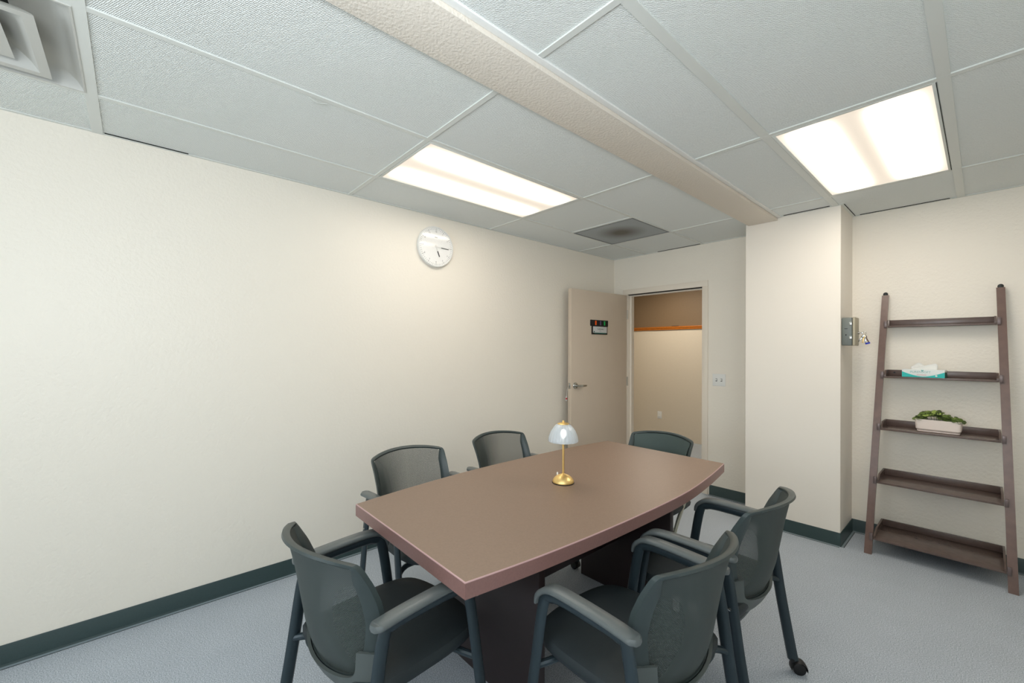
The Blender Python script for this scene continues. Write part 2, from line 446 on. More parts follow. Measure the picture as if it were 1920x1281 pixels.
# ------------------------------------------------------------------ hallway beyond the doorway
HY = 6.3
struct(box(-1.9, 1.9, HY, HY+.1, 0, 1.72), 'wall_hall_far', HALLLO)
struct(box(-1.9, 1.9, HY, HY+.1, 1.72, 2.6), 'wall_hall_upper', HALLUP)
struct(box(-2.0, -1.9, D+T, HY+.1, 0, 2.6), 'wall_hall_left', HALLLO)
struct(box(1.9, 2.0, D+T, HY+.1, 0, 2.6), 'wall_hall_right', HALLLO)
struct(box(-1.9, -T, D, D+T, 0, 2.6), 'wall_hall_near', HALLLO)
struct(box(-2.0, 2.0, D+T, HY+.1, 2.46, 2.5), 'ceiling_hall', TILE)
struct(box(-1.9, -T, D+T, 7.0, -.1, -.0001), 'floor_hall', CARPET)
mb = MB(); mb.box(-1.9, 1.9, HY-.022, HY, 1.722, 1.762, .004); mb.box(-1.9, 1.9, HY-.03, HY, 1.748, 1.772, .003)
struct(mb, 'trim_5', OAK)
b = box(.05, .16, HY-.028, HY-.012, 1.7725, 1.781, .002).build('marker', BLACK); tag(b, 'small dark marker lying on the orange wooden rail in the hallway', 'marker')
b.location = (-.43, 0, 0)
o = thing('wall_outlet', 'small white outlet plate low on the hallway wall beyond the doorway', 'outlet', (-.593, HY, .363))
box(-.036, .036, -.006, 0, -.058, .058, .002).build('cover_plate', WHITEP, o)
for zz in (-.022, .022): box(-.015, .015, -.008, -.005, zz-.013, zz+.013, .002).build('socket', WHITEP, o)
hl = thing('added_hall_light', 'added white ceiling light panel, out of view inside the hallway', 'ceiling light', (-.2, 5.4, 2.46))  # unseen lamp added to light the hallway
box(-.31, .31, -.31, .31, -.012, 0, .002).build('frame', TBAR, hl)
box(-.28, .28, -.28, .28, -.014, -.011).build('diffuser', emit('hall_fill_lens', (1, .91, .78, 1), 12), hl)

# ------------------------------------------------------------------ door frame and door
fr = MB(); cw = .05; pj = .012
fx0, fx1 = dx0, dx1
fr.box(fx1-.018, fx1+cw-.012, D-pj, D, 0, dz-.018, .001)
fr.box(fx0-cw+.012, fx0+.018, D-pj, D, 0, dz-.018, .001)
fr.box(fx0-cw+.012, fx1+cw-.012, D-pj, D, dz-.018, dz+cw-.01, .001)
fr.box(fx1-.018, fx1-.0005, D+.0005, D+T+.01, 0, dz-.018, .001); fr.box(fx0+.0005, fx0+.018, D+.0005, D+T+.01, 0, dz-.018, .001)
fr.box(fx0, fx1, D+.0005, D+T+.01, dz-.018, dz-.0005, .001)
fr.box(fx0+.018, fx0+.034, D+.05, D+.07, 0, dz-.018); fr.box(fx1-.034, fx1-.018, D+.05, D+.09, 0, dz-.018); fr.box(fx0+.034, fx1-.034, D+.05, D+.09, dz-.036, dz-.018)
d_fr = struct(fr, 'trim_6', FRAMEM)
gk = MB(); gk.box(fx0+.02, fx1-.02, D+.003, D+.05, dz-.0235, dz-.0182)  # black strip under the door head, ahead of the stop
struct(gk, 'head_strip', HEADSTRIP, d_fr)
struct(box(fx1-.0195, fx1-.0175, D+.012, D+.042, .98, 1.10), 'strike_plate', CHROME, d_fr)
# door leaf, hinged on the left jamb, open against the left wall. local: x = along leaf from hinge, y = thickness to the wall side, z up
door = thing('door_1', '', 'door', (.182, D-.016, 0), 0)
del door['label']; del door['category']; door['kind'] = 'structure'
ang = R_(-90-3.6)
door.rotation_euler = (0, 0, ang)        # local +x -> world -Y (leaf), local -y -> world -X
box(0, .90, -.044, 0, .012, 2.018, .002).build('door_leaf', DOORM, door)
# lever set on the room side (+y local = facing +X)
hz = 1.04; hx = .84
lv = MB(); Mx = Matrix.Translation((hx, 0, hz)) @ Matrix.Rotation(R_(-90), 4, 'X')
lv.lathe([(0, 0), (.033, 0), (.033, .004), (.029, .009), (.012, .012), (.011, .045), (.013, .05), (0, .052)], 28, M=Mx)
lv.sweep_rect([(hx, .045, hz), (hx-.03, .05, hz), (hx-.075, .05, hz-.001), (hx-.115, .046, hz-.002)], [.011, .01, .009, .008], [.006, .006, .005, .005], side=Vector((0, 0, 1)))
lv.build('lever_handle', CHROME, door)
lv = MB(); Mx2 = Matrix.Translation((hx, -.044, hz)) @ Matrix.Rotation(R_(90), 4, 'X')
lv.lathe([(0, 0), (.033, 0), (.033, .004), (.029, .009), (.012, .012), (.011, .03), (.013, .034), (0, .035)], 28, M=Mx2)
lv.sweep_rect([(hx, -.07, hz), (hx-.03, -.073, hz), (hx-.075, -.073, hz), (hx-.11, -.07, hz)], [.011, .01, .009, .008], [.005]*4, side=Vector((0, 0, 1)))
lv.build('lever_handle', CHROME, door)
lt = MB(); lt.box(.9, .9015, -.035, -.009, hz-.028, hz+.028, .0005); lt.box(.9, .912, -.028, -.016, hz-.009, hz+.009, .002)
lt.build('latch_plate', CHROME, door)
for zz in (.25, 1.05, 1.8):
    MB().lathe([(0, -.05), (.007, -.05), (.007, .05), (0, .05)], 10, c=(-.004, .003, zz)).build('hinge', CHROME, door)
# sign holder on the door  (u runs hinge-> free edge reversed for the viewer): viewer's right = local -x
def DM(u, z): return frameM((u, 0, z), (-1, 0, 0), (0, 0, 1), (0, 1, 0))
sg = thing('door_sign', 'black sliding status sign with white name card on the open door', 'sign', (0, 0, 0)); sg.parent = None
sg.matrix_world = Matrix.Translation((.182, D-.016, 0)) @ Matrix.Rotation(ang, 4, 'Z')
su0, su1 = .345, .62            # local x range (hinge side .. free side)
box(su0, su1, 0.0005, .012, 1.652, 1.716, .001).build('slider_holder', BLACK, sg)
for u, mm, nm in ((su1-.075, ORANGE, 'orange_slider'), (su1-.15, PURPLE, 'purple_slider'), (su1-.215, GREEN, 'green_slider')):
    q = MB(); q.box(u-.011, u+.011, .0121, .015, 1.662, 1.707, .001); q.box(u-.005, u+.005, .015, .016, 1.678, 1.688); q.build(nm, mm, sg)
q = MB(); q.box(su0+.005, su1-.02, .0005, .008, 1.565, 1.6515, .001); q.build('card_holder', BLACK, sg)
box(su0+.016, su1-.036, .0081, .0095, 1.583, 1.648, .0005).build('name_card', CARDG, sg)
box(su0+.03, su1-.06, .0081, .0098, 1.574, 1.5825).build('card_stripe', TEALD, sg)
box(su1-.062, su1-.045, .0096, .0099, 1.588, 1.599).build('card_mark', TEALD, sg)
text_mesh('card_lettering', 'Conference', .021, DM((su0+su1)/2-.015, 1.622) @ Matrix.Translation((0, 0, .0098)), INK, sg)
text_mesh('card_lettering', 'Room', .011, DM((su0+su1)/2-.015, 1.602) @ Matrix.Translation((0, 0, .0098)), INKG, sg)
# tag hanging from the wall-side lever on a string
tg = thing('hanging_tag', 'small white and red tag hanging on a string behind the door edge', 'tag', (0, 0, 0))
tg.matrix_world = Matrix.Translation((.182, D-.016, 0)) @ Matrix.Rotation(ang, 4, 'Z')
MB().tube([(.885, -.0615, 1.02), (.895, -.0615, .98), (.9, -.0615, .93)], .0015, n=6).build('string', WHITEP, tg)
tb = MB(); tb.box(.892, .908, -.067, -.059, .885, .93, .002); tb.build('tag_card', WHITEP, tg)
tb = MB(); tb.box(.8935, .9105, -.066, -.0585, .9, .918, .001); tb.build('red_label', REDT, tg)

# ------------------------------------------------------------------ light switch on the back wall
sw = thing('light_switch', 'white double switch plate on the wall right of the doorway', 'light switch', (1.187, D, 1.118))
box(-.06, .06, -.006, 0, -.058, .058, .003).build('cover_plate', WHITEP, sw)
for xx in (-.023, .023):
    r = MB(); r.box(xx-.006, xx+.006, -.016, -.005, -.006, .01, .002); r.build('toggle', WHITEP, sw)
    q = MB(); q.box(xx-.008, xx+.008, -.0066, -.0058, -.014, .014); q.build('slot', INKG, sw)

# ------------------------------------------------------------------ ceiling lights
def troffer(label, x0, x1, y0, y1, gain=1.0):
    cx, cy = (x0+x1)/2, (y0+y1)/2; hw_, hl_ = (x1-x0)/2, (y1-y0)/2
    t = thing('ceiling_light', label, 'ceiling light', (cx, cy, H), 0, 'lit ceiling panels')
    f = MB(); q = .014
    f.box(-hw_, -hw_+q, -hl_, hl_, -.001, .007, .001); f.box(hw_-q, hw_, -hl_, hl_, -.001, .007, .001)
    f.box(-hw_+q, hw_-q, -hl_, -hl_+q, -.001, .007, .001); f.box(-hw_+q, hw_-q, hl_-q, hl_, -.001, .007, .001)
    f.build('frame', TBAR, t)
    p = MB(); p.box(-hw_+q, hw_-q, -hl_+q, hl_-q, .001, .004); p.build('diffuser', troffer_mat('troffer_lens', hw_-q, hl_-q, TROFFER*gain), t)
    return t
troffer('long lit ceiling panel over the table near the left wall, warm white', .432, 1.018, 1.106, 2.296, .82)
troffer('lit ceiling panel right of the beam, beside the column, warm white', 2.183, 2.752, 2.31, 3.5, 1.45)
g = MB(); g.box(2.7485, 2.7515, 2.312, 3.498, H-.0012, H+.0002)
g.build('trim_7', TILEBACK, None)['kind'] = 'structure'

# ceiling supply diffuser, four-way, top left
df = thing('air_diffuser', 'square white louvred air diffuser in the ceiling above the left wall', 'air vent', (.725, -.436, H))
def square_ring(mb, pr):
    rings = [[(r, r, z), (-r, r, z), (-r, -r, z), (r, -r, z)] for r, z in pr]
    mb.loft([[Vector(p) for p in rg] for rg in rings], cap=False)
q = MB(); square_ring(q, [(.293, 0), (.293, -.003), (.287, -.003), (.283, .006), (.268, .026), (.235, .045), (.19, .058), (.135, .07), (.135, .082), (.295, .082), (.293, 0)]); q.build('outer_cone', VENTM, df)
for r in (.207, .125, .05):
    q = MB(); square_ring(q, [(r, -.026), (r-.028, -.026), (r-.05, .0), (r-.115 if r > .15 else (r-.08 if r > .08 else .004), .04), (r-.11 if r > .15 else (r-.075 if r > .08 else .006), .043), (r-.03, .0), (r-.004, -.02), (r, -.026)]); q.build('louvre_cone', VENTM, df)
q = MB(); q.box(-.135, .135, -.135, .135, .078, .082); q.build('duct_throat', TILEBACK, df)

# return grille, dark grey, far left
def vent_material():
    M = bpy.data.materials.new('dusty_grille'); M.use_nodes = True
    nt = M.node_tree; N = nt.nodes; L = nt.links; b = N['Principled BSDF']; b.inputs['Roughness'].default_value = .7
    tc = N.new('ShaderNodeTexCoord'); mp = N.new('ShaderNodeMapping'); mp.inputs['Scale'].default_value = (4.4, 4.4, 4.4)
    L.new(tc.outputs['Object'], mp.inputs['Vector'])
    gr = N.new('ShaderNodeTexGradient'); gr.gradient_type = 'SPHERICAL'; L.new(mp.outputs['Vector'], gr.inputs['Vector'])
    ns = N.new('ShaderNodeTexNoise'); ns.inputs['Scale'].default_value = 9; L.new(tc.outputs['Object'], ns.inputs['Vector'])
    mul = N.new('ShaderNodeMath'); mul.operation = 'MULTIPLY'; L.new(gr.outputs['Fac'], mul.inputs[0]); mul.inputs[1].default_value = 1.3
    mx = N.new('ShaderNodeMix'); mx.data_type = 'RGBA'; mx.inputs['A'].default_value = srgb(168, 174, 176); mx.inputs['B'].default_value = srgb(104, 100, 92)
    L.new(mul.outputs[0], mx.inputs['Factor']); L.new(mx.outputs['Result'], b.inputs['Base Color'])
    return M
rg = thing('return_grille', 'dark grey square air grille in the ceiling near the far left corner', 'air vent', (.725, 3.225, H))
q = MB(); q.box(-.3, .3, -.292, -.28, -.002, .004); q.box(-.3, .3, .28, .292, -.002, .004); q.box(-.3, -.288, -.28, .28, -.002, .004); q.box(.288, .3, -.28, .28, -.002, .004); q.build('frame', mat('grille_frame', srgb(120, 126, 128), .5), rg)
q = MB(); q.box(-.288, .288, -.28, .28, .0005, .004); q.build('perforated_face', vent_material(), rg)
# curl of loose tile edge
q = MB(); q.tube([(1.012, .54, H-.001), (1.006, .56, H-.007), (1.006, .585, H-.008), (1.013, .615, H-.001)], .004, .0015, n=8)
tag(q.build('loose_strip', TBAR), 'thin pale strip curling down from the ceiling grid above the table', 'strip')

# ------------------------------------------------------------------ wall clock on the left wall
ck = thing('wall_clock', 'round white wall clock with black-tipped hands on the left wall', 'clock', (0, 1.757, 2.2))
CM = frameM((0, 0, 0), (0, 1, 0), (0, 0, 1), (1, 0, 0)); CR = .157
MB().lathe([(0, 0), (CR-.006, 0), (CR, .006), (CR, .028), (CR-.004, .033), (CR-.009, .033), (CR-.010, .027), (0, .027)], 64, M=CM).build('clock_case', WHITEP, ck)
MB().lathe([(0, .0272), (CR-.0105, .0272), (CR-.0105, .0276), (0, .0276)], 64, M=CM).build('dial', mat('dial_white', srgb(252, 252, 250), .5), ck)
tk = MB()
for i in range(60):
    a = 2*PI*i/60; L0 = CR-.026 if i % 5 else CR-.03
    Mt = CM @ Matrix.Rotation(-a, 4, 'Z'); wd = .0008 if i % 5 else .0014
    tk.box(-wd, wd, L0, CR-.013, .0276, .028, M=Mt)
tk.build('minute_marks', INKG, ck)
for h in range(1, 13):
    a = 2*PI*h/12; rr = CR-.04
    text_mesh('numeral', str(h), .016, CM @ Matrix.Translation((rr*math.sin(a), rr*math.cos(a), .0278)), INKG, ck)
q = MB(); q.box(-.012, .012, .07, .076, .0276, .028, M=CM); q.build('dial_mark', INKG, ck)
def hand(name, a, l0, l1, wd, mm, z):
    Mt = CM @ Matrix.Rotation(-a, 4, 'Z'); q = MB(); q.box(-wd, wd, l0, l1, z, z+.0012, M=Mt); return q.build(name, mm, ck)
am = R_(93); ah = R_(158)
hand('minute_hand', am, -.015, .045, .003, WHITEP, .0292); hand('minute_hand_tip', am, .045, .112, .003, BLACK, .0292)
hand('hour_hand', ah, -.015, .035, .004, WHITEP, .0282); hand('hour_hand_tip', ah, .035, .08, .004, BLACK, .0282)
MB().lathe([(0, .027), (.007, .027), (.007, .031), (0, .031)], 20, M=CM).build('hub', WHITEP, ck)
MB().lathe([(0, .0318), (CR-.010, .0318), (CR-.010, .0328), (0, .0328)], 64, M=CM).build('glass', CLEAR, ck)

# ------------------------------------------------------------------ key lock box on the column side
kb = thing('lock_box', 'grey metal lock box mounted on the column side', 'lock box', (cx1, 3.862, 1.54))
box(.0005, .062, -.068, .068, -.1, .1, .008).build('body', GREYP, kb)
box(.063, .079, -.07, .07, -.102, .102, .007).build('lid', mat('lid_tan', srgb(176, 168, 146), .4), kb)
for zz in (.055, -.045):
    q = MB(); q.box(.045, .06, -.0715, -.068, zz-.012, zz+.012, .001); q.build('hinge', CHROME, kb)
q = MB(); q.box(.018, .036, -.0695, -.0675, .018, .0215); q.build('slot', BLACK, kb)
q = MB(); q.box(.024, .03, -.0695, -.0675, -.03, -.02); q.build('keyhole', BLACK, kb)
kt = MB(); Mk = Matrix.Translation((.079, .03, -.01)) @ Matrix.Rotation(R_(90), 4, 'Y'); kt.lathe([(0, 0), (.009, 0), (.009, .01), (0, .01)], 16, M=Mk); kt.build('lock_barrel', CHROME, kb)
ks = thing('key_bunch', 'bunch of keys with a blue cap hanging from the lock box', 'keys', (cx1+.084, 3.892, 1.53))
rgp = MB(); rgp.tube([(.03+.011*math.cos(a), 0, -.002+.011*math.sin(a)) for a in [2*PI*i/16 for i in range(17)]], .0016, n=6, side=Vector((0, 1, 0))); rgp.build('key_ring', CHROME, ks)
q = MB(); q.box(.0101, .022, -.002, .002, -.006, .006, .001); q.build('lock_key', CHROME, ks)
for i, (an, mm) in enumerate(((32, CHROME), (8, BRASS), (-8, CHROME), (-24, mat('brown_key', srgb(96, 66, 50), .4)))):
    Mt = Matrix.Translation((.03, (i-1.5)*.004, -.012)) @ Matrix.Rotation(R_(an), 4, 'Y')
    q = MB(); q.box(-.007, .007, -.001, .001, -.024, 0, .001, M=Mt); q.box(-.0035, .0035, -.001, .001, -.06, -.022, .0005, M=Mt); q.build('key', mm, ks)
Mt = Matrix.Translation((.03, .01, -.012)) @ Matrix.Rotation(R_(-16), 4, 'Y')
q = MB(); q.box(-.014, .014, -.003, .003, -.07, -.058, .002, M=Mt); q.build('blue_cap', BLUE, ks)

# ------------------------------------------------------------------ conference table
tb_ = thing('conference_table', 'long boat-shaped brown laminate conference table on two dark slab panels', 'table', (1.475, 1.645, 0))
tx, ty, TH = 1.475, 1.645, .74
near = [(1.082, .713), (1.892, .705)]
right = [(1.892, .705), (1.926, 1.0), (1.949, 1.4), (1.952, 1.88), (1.915, 2.25), (1.861, 2.583)]
left = [(1.043, 2.581), (1.005, 2.25), (.992, 1.88), (.997, 1.4), (1.035, 1.0), (1.082, .713)]
outl = [Vector((p[0]-tx, p[1]-ty, 0)) for p in catmull([(a, b_, 0) for a, b_ in right], 6)]+[Vector((p[0]-tx, p[1]-ty, 0)) for p in catmull([(a, b_, 0) for a, b_ in left], 6)]
def inset(poly, d):
    n = len(poly); out = []
    for i in range(n):
        a, b_, c = poly[i-1], poly[i], poly[(i+1) % n]
        e1 = (b_-a).normalized(); e2 = (c-b_).normalized()
        n1 = Vector((-e1.y, e1.x, 0)); n2 = Vector((-e2.y, e2.x, 0)); nn = (n1+n2); nn.normalize()
        k = max(.35, nn.dot(n1)); out.append(b_+nn*(d/k))
    return out
def at(poly, z): return [Vector((p.x, p.y, z)) for p in poly]
i1 = inset(outl, .0035)
q = MB(); q.loft([at(i1, TH-.004), at(i1, TH)]); q.build('table_top', TOPM, tb_)
e = MB(); e.loft([at(i1, TH-.052), at(outl, TH-.05), at(outl, TH-.0036), at(i1, TH-.0041)]); e.build('edge_band', EDGEM, tb_)
e = MB(); e.loft([at(outl, TH-.0036), at(inset(outl, .001), TH-.0008), at(i1, TH-.0002), at(i1, TH-.003)], cap=False); e.build('worn_edge_line', SCUFF, tb_)
for yy in (1.135, 2.115): box(1.19-tx, 1.78-tx, yy-ty-.017, yy-ty+.017, 0, TH-.052, .002).build('end_panel', PEDM, tb_)
box(1.43-tx, 1.46-tx, 1.152-ty, 2.098-ty, .3, TH-.052, .002).build('stretcher_panel', PEDM, tb_)

# ------------------------------------------------------------------ table lamp
tl = thing('table_lamp', 'small brass table lamp with fluted white glass dome shade on the table', 'table lamp', (1.475, 1.601, TH))
MB().lathe([(0, 0), (.055, 0), (.055, .003), (.052, .004), (0, .004)], 48).build('foot_pad', BLACK, tl)
MB().lathe([(0, .004), (.053, .004), (.0535, .007), (.051, .014), (.044, .024), (.034, .033), (.022, .039), (.010, .043), (.007, .046), (0, .046)], 48).build('base', BRASS, tl)
MB().lathe([(0, .044), (.0055, .044), (.0055, .262), (0, .262)], 20).build('pole', BRASS, tl)
MB().lathe([(0, 0), (.004, 0), (.004, .01), (.003, .013), (0, .013)], 12, c=(-.028, -.012, .036)).build('switch', WHITEP, tl)
sp = []
for k in range(13):
    t = k/12; sp.append((.027+.0465*(1-t**1.9)**.8, .207+.087*t))
sp_in = [(r-.003, z-.0015) for r, z in reversed(sp)]
MB().lathe(sp+sp_in, 96, flute=(.018, 24)).build('lamp_shade', SHADE, tl)
MB().lathe([(0, .285), (.03, .285), (.03, .2935), (.024, .297), (.006, .299), (.006, .307), (.003, .31), (0, .31)], 32).build('finial', BRASS, tl)
MB().lathe([(0, .222), (.006, .222), (.013, .234), (.015, .246), (.010, .262), (0, .266)], 20).build('bulb', BULB, tl)

# ------------------------------------------------------------------ chairs
# local frame: +y is the front, origin on the floor under the seat
def half_outline():
    P = [(0, .405), (.08, .407), (.14, .414), (.18, .432), (.203, .466), (.212, .52), (.216, .58), (.219, .64), (.221, .7), (.2225, .76), (.2235, .79), (.221, .805), (.212, .814), (.185, .820), (.14, .827), (.07, .833), (0, .835)]
    C = [p for p in catmull([(x, z, 0) for x, z in P], 4)]
    return [(p.x, p.y) for p in C]
HO = half_outline()
OUT = HO+[(-x, z) for x, z in reversed(HO[1:-1])]
PROF = [(.40, -.175, .05), (.45, -.205, .08), (.50, -.226, .105), (.56, -.243, .125), (.62, -.254, .13), (.68, -.264, .122), (.74, -.274, .104), (.80, -.286, .080), (.85, -.300, .070)]
def back_y(x, z):
    z = max(.4005, min(.8495, z))
    for (z0_, y0_, k0), (z1_, y1_, k1) in zip(PROF, PROF[1:]):
        if z <= z1_:
            t = (z-z0_)/(z1_-z0_); return y0_+(y1_-y0_)*t+(k0+(k1-k0)*t)*(x/.22)**2
def inset2(poly, dfun):
    n = len(poly); o = []
    for i in range(n):
        a, b_, c = poly[i-1], poly[i], poly[(i+1) % n]
        tx_, tz_ = c[0]-a[0], c[1]-a[1]; L = math.hypot(tx_, tz_)
        nx, nz = -tz_/L, tx_/L; d = dfun(b_)
        o.append((b_[0]+nx*d, b_[1]+nz*d))
    return o
INN = inset2(OUT, lambda p: .015+.016*max(0, min(1, (.81-p[1])/.06))+.012*max(0, min(1, (.60-p[1])/.15)))
def ring_mesh(mb, outer, inner, th, off=0):
    n = len(outer)
    def P(p, s): return Vector((p[0], back_y(p[0], p[1])+s+off, p[1]))
    mid = [((a[0]+b_[0])/2, (a[1]+b_[1])/2) for a, b_ in zip(outer, inner)]
    rings = [[P(p, -th*.5) for p in outer], [P(p, th*.5) for p in outer], [P(p, th*.8) for p in mid], [P(p, th*.4) for p in inner], [P(p, -th*.4) for p in inner], [P(p, -th*.8) for p in mid]]
    rings.append(rings[0]); mb.loft(rings, cap=False)
def panel(mb, poly, th):
    # fill the inner outline row by row
    n = len(poly); half = [p for p in poly if p[0] >= -1e-6]
    zs = sorted(set(round(p[1], 4) for p in half)); z0_, z1_ = min(zs), max(zs); NZ, NX = 22, 14
    hp = sorted(half, key=lambda p: p[1])
    def hwid(z):
        # width at height z from the polygon
        best = 0
        for i in range(n):
            a, b_ = poly[i], poly[(i+1) % n]
            if (a[1]-z)*(b_[1]-z) <= 0 and abs(a[1]-b_[1]) > 1e-7:
                x = a[0]+(b_[0]-a[0])*(z-a[1])/(b_[1]-a[1]); best = max(best, x)
        return best
    for s in ((th, -th) if th else (0,)):
        vs = []; fs = []
        for i in range(NZ+1):
            t = i/NZ; t = .5-.5*math.cos(PI*t); z = z0_+.0006+(z1_-z0_-.0012)*t; hw2 = hwid(z)
            for j in range(NX+1):
                x = -hw2+2*hw2*j/NX; vs.append((x, back_y(x, z)+s, z))
        for i in range(NZ):
            for j in range(NX):
                a = i*(NX+1)+j; fs.append((a, a+1, a+NX+2, a+NX+1))
        mb.add(vs, fs)
def seat_outline(sc, dz_):
    P = [(-.2, -.185), (-.232, -.13), (-.24, 0), (-.238, .13), (-.215, .225), (-.15, .268), (0, .282), (.15, .268), (.215, .225), (.238, .13), (.24, 0), (.232, -.13), (.2, -.185), (0, -.19)]
    C = catmull([(x, y, 0) for x, y in P], 4, closed=True)
    return [Vector((p.x*(1-sc/.24), (p.y-.04)*(1-sc/.24)+.04, dz_)) for p in C]
def caster(name, parent, x, y, ang_):
    c = MB(); Mc = Matrix.Translation((x, y, 0)) @ Matrix.Rotation(ang_, 4, 'Z')
    for s in (-1, 1):
        Mw = Mc @ Matrix.Translation((s*.010, -.018, .025)) @ Matrix.Rotation(R_(90), 4, 'Y')
        c.lathe([(0, -.008), (.02, -.008), (.025, -.005), (.025, .005), (.02, .008), (0, .008)], 20, M=Mw)
    # hood over the wheels
    pts = [Mc @ Vector((0, -.018+.03*math.cos(a), .026+.029*math.sin(a))) for a in [R_(d) for d in range(-10, 200, 20)]]
    c.tube(pts, .021, .003, n=10, side=(Mc.to_3x3() @ Vector((1, 0, 0))))
    c.tube([Mc @ Vector((0, 0, .03)), Mc @ Vector((0, .002, .062))], .012, n=12)
    return c.build(name, BLACK, parent)
SIDE_PATH = lambda s: catmull([(s*.268, -.245, .055), (s*.266, -.2, .31), (s*.262, -.155, .60), (s*.262, -.12, .632), (s*.264, -.03, .637), (s*.266, .08, .637), (s*.267, .128, .628), (s*.267, .157, .595), (s*.268, .2, .34), (s*.268, .245, .055)], 5)
def make_chair(label):
    t = thing('conference_chair', label, 'chair', group='chairs around the conference table')
    q = MB(); rings = [seat_outline(.03, .408), seat_outline(.006, .412), seat_outline(0, .425), seat_outline(0, .44), seat_outline(.006, .452), seat_outline(.02, .459), seat_outline(.07, .463), seat_outline(.15, .461)]
    q.loft(rings); q.build('seat', SEATM, t)
    q = MB(); q.box(-.16, .16, -.15, .17, .388, .409, .006); q.build('seat_pan', BLACK, t)
    # mesh backrest
    bk = MB(); panel(bk, INN, 0); bk = bk.build('backrest', MESHM, t, angle=80)
    fr_ = MB(); ring_mesh(fr_, OUT, INN, .016); fr_.build('back_frame', FRAMEC, t, angle=60)
    # lower bracket wrapping the bottom of the back from post to post
    rp = [p for p in HO if p[1] <= .535]
    low = [(-x, z) for x, z in reversed(rp[1:])]+rp
    sec = []
    for i, p in enumerate(low):
        a, c = low[max(i-1, 0)], low[min(i+1, len(low)-1)]
        tx_, tz_ = c[0]-a[0], c[1]-a[1]; L = math.hypot(tx_, tz_); nx, nz = tz_/L, -tx_/L
        y = back_y(p[0], p[1]); o_ = (p[0]+nx*.009, p[1]+nz*.009); i_ = (p[0]-nx*.042, p[1]-nz*.042)
        yi = back_y(i_[0], i_[1])
        sec.append([Vector((i_[0], yi-.010, i_[1])), Vector((o_[0], y-.002, o_[1])), Vector((o_[0], y-.018, o_[1])), Vector((p[0]-nx*.004, y-.027, p[1]-nz*.004)), Vector((i_[0], yi-.021, i_[1]))])
    bb = MB(); bb.loft(sec); bb.build('back_bracket', BRKT, t, angle=50)
    for s in (-1, 1):
        leg = MB(); P = SIDE_PATH(s); leg.sweep_rect(P, .0105, .0215, rnd=.45); leg.build('side_frame', LEGM, t, angle=60)
        cp = MB()
        path = catmull([(s*.271, -.192, .652), (s*.268, -.17, .652), (s*.266, -.11, .655), (s*.266, -.02, .658), (s*.267, .08, .658), (s*.268, .134, .649), (s*.269, .168, .62), (s*.2695, .178, .59)], 5)
        n_ = len(path); wa = [.012+.013*min(1, i/4) if i < 4 else (.026 if i < n_-8 else .026-.008*(i-(n_-8))/7) for i in range(n_)]
        cp.sweep_rect(path, wa, [.009 if i < n_-8 else .009-.005*(i-(n_-8))/7 for i in range(n_)], rnd=.6); cp.build('armrest', CAPM, t, angle=50)
        sc_ = MB(); Ms = Matrix.Translation((s*.276, -.172, .47)) @ Matrix.Rotation(R_(90*s), 4, 'Y'); sc_.lathe([(0, 0), (.006, 0), (.005, .004), (0, .005)], 14, M=Ms); sc_.build('bolt', CHROME, t)
        for yy, kk in ((.248, 1), (-.248, -1)): caster('caster', t, s*.268, yy, R_(0 if kk > 0 else 30*s))
    for yy, zz in ((.155, .385), (-.17, .395)):
        st = MB(); st.tube(catmull([(-.262, yy+(.035 if yy > 0 else -.018), zz-.01), (-.22, yy+.01, zz), (-.15, yy, zz), (.15, yy, zz), (.22, yy+.01, zz), (.262, yy+(.035 if yy > 0 else -.018), zz-.01)], 5), .012, n=10, side=Vector((0, 0, 1))); st.build('cross_tube', LEGM, t)
    return t
def dup(root, loc, rz, label):
    r = root.copy(); COL.objects.link(r); r.location = loc; r.rotation_euler = (0, 0, rz); r['label'] = label
    for ch in root.children:
        c = ch.copy(); COL.objects.link(c); c.parent = r
        for g_ in ch.children:
            d = g_.copy(); COL.objects.link(d); d.parent = c
    return r
chA = make_chair('black mesh-back armchair at the near end of the table, lower left of the photo')
chA.location = (1.495, .643, 0); chA.rotation_euler = (0, 0, R_(6))
dup(chA, (2.100, 1.243, 0), R_(88.5), 'black mesh-back armchair on the right side of the table, nearest the camera')
dup(chA, (2.084, 1.874, 0), R_(91.8), 'black mesh-back armchair on the right side of the table, nearer the column')
dup(chA, (.905, 1.172, 0), R_(-90), 'mesh-back chair between table and left wall, under the clock side, nearer the camera')
dup(chA, (.895, 1.85, 0), R_(-90), 'mesh-back chair between table and left wall, nearer the open door')

# padded chair at the far end, pale steel legs
pc = thing('padded_chair', 'slate grey padded-back chair with pale legs at the far end of the table', 'chair', (1.41, 2.47, 0), PI)
q = MB(); q.loft([seat_outline(.03, .415), seat_outline(.004, .42), seat_outline(0, .44), seat_outline(.01, .462), seat_outline(.05, .47)]); q.build('seat', SEATM, pc)
q = MB(); panel(q, INN, .011); q.build('backrest', UPH, pc, angle=80)
q = MB(); ring_mesh(q, OUT, INN, .014); q.build('back_frame', FRAMEC, pc, angle=60)
for s in (-1, 1):
    l = MB(); l.tube(catmull([(s*.21, -.21, .60), (s*.225, -.12, .50), (s*.235, .05, .33), (s*.24, .22, .04), (s*.24, .235, .0)], 5), .011, n=10); l.build('leg', PALE, pc)
    l = MB(); l.tube(catmull([(s*.22, .14, .405), (s*.225, .02, .28), (s*.23, -.2, .03), (s*.23, -.22, .0)], 5), .011, n=10); l.build('leg', PALE, pc)
q = MB(); q.box(-.17, .17, -.14, .16, .395, .416, .006); q.build('seat_pan', BLACK, pc)

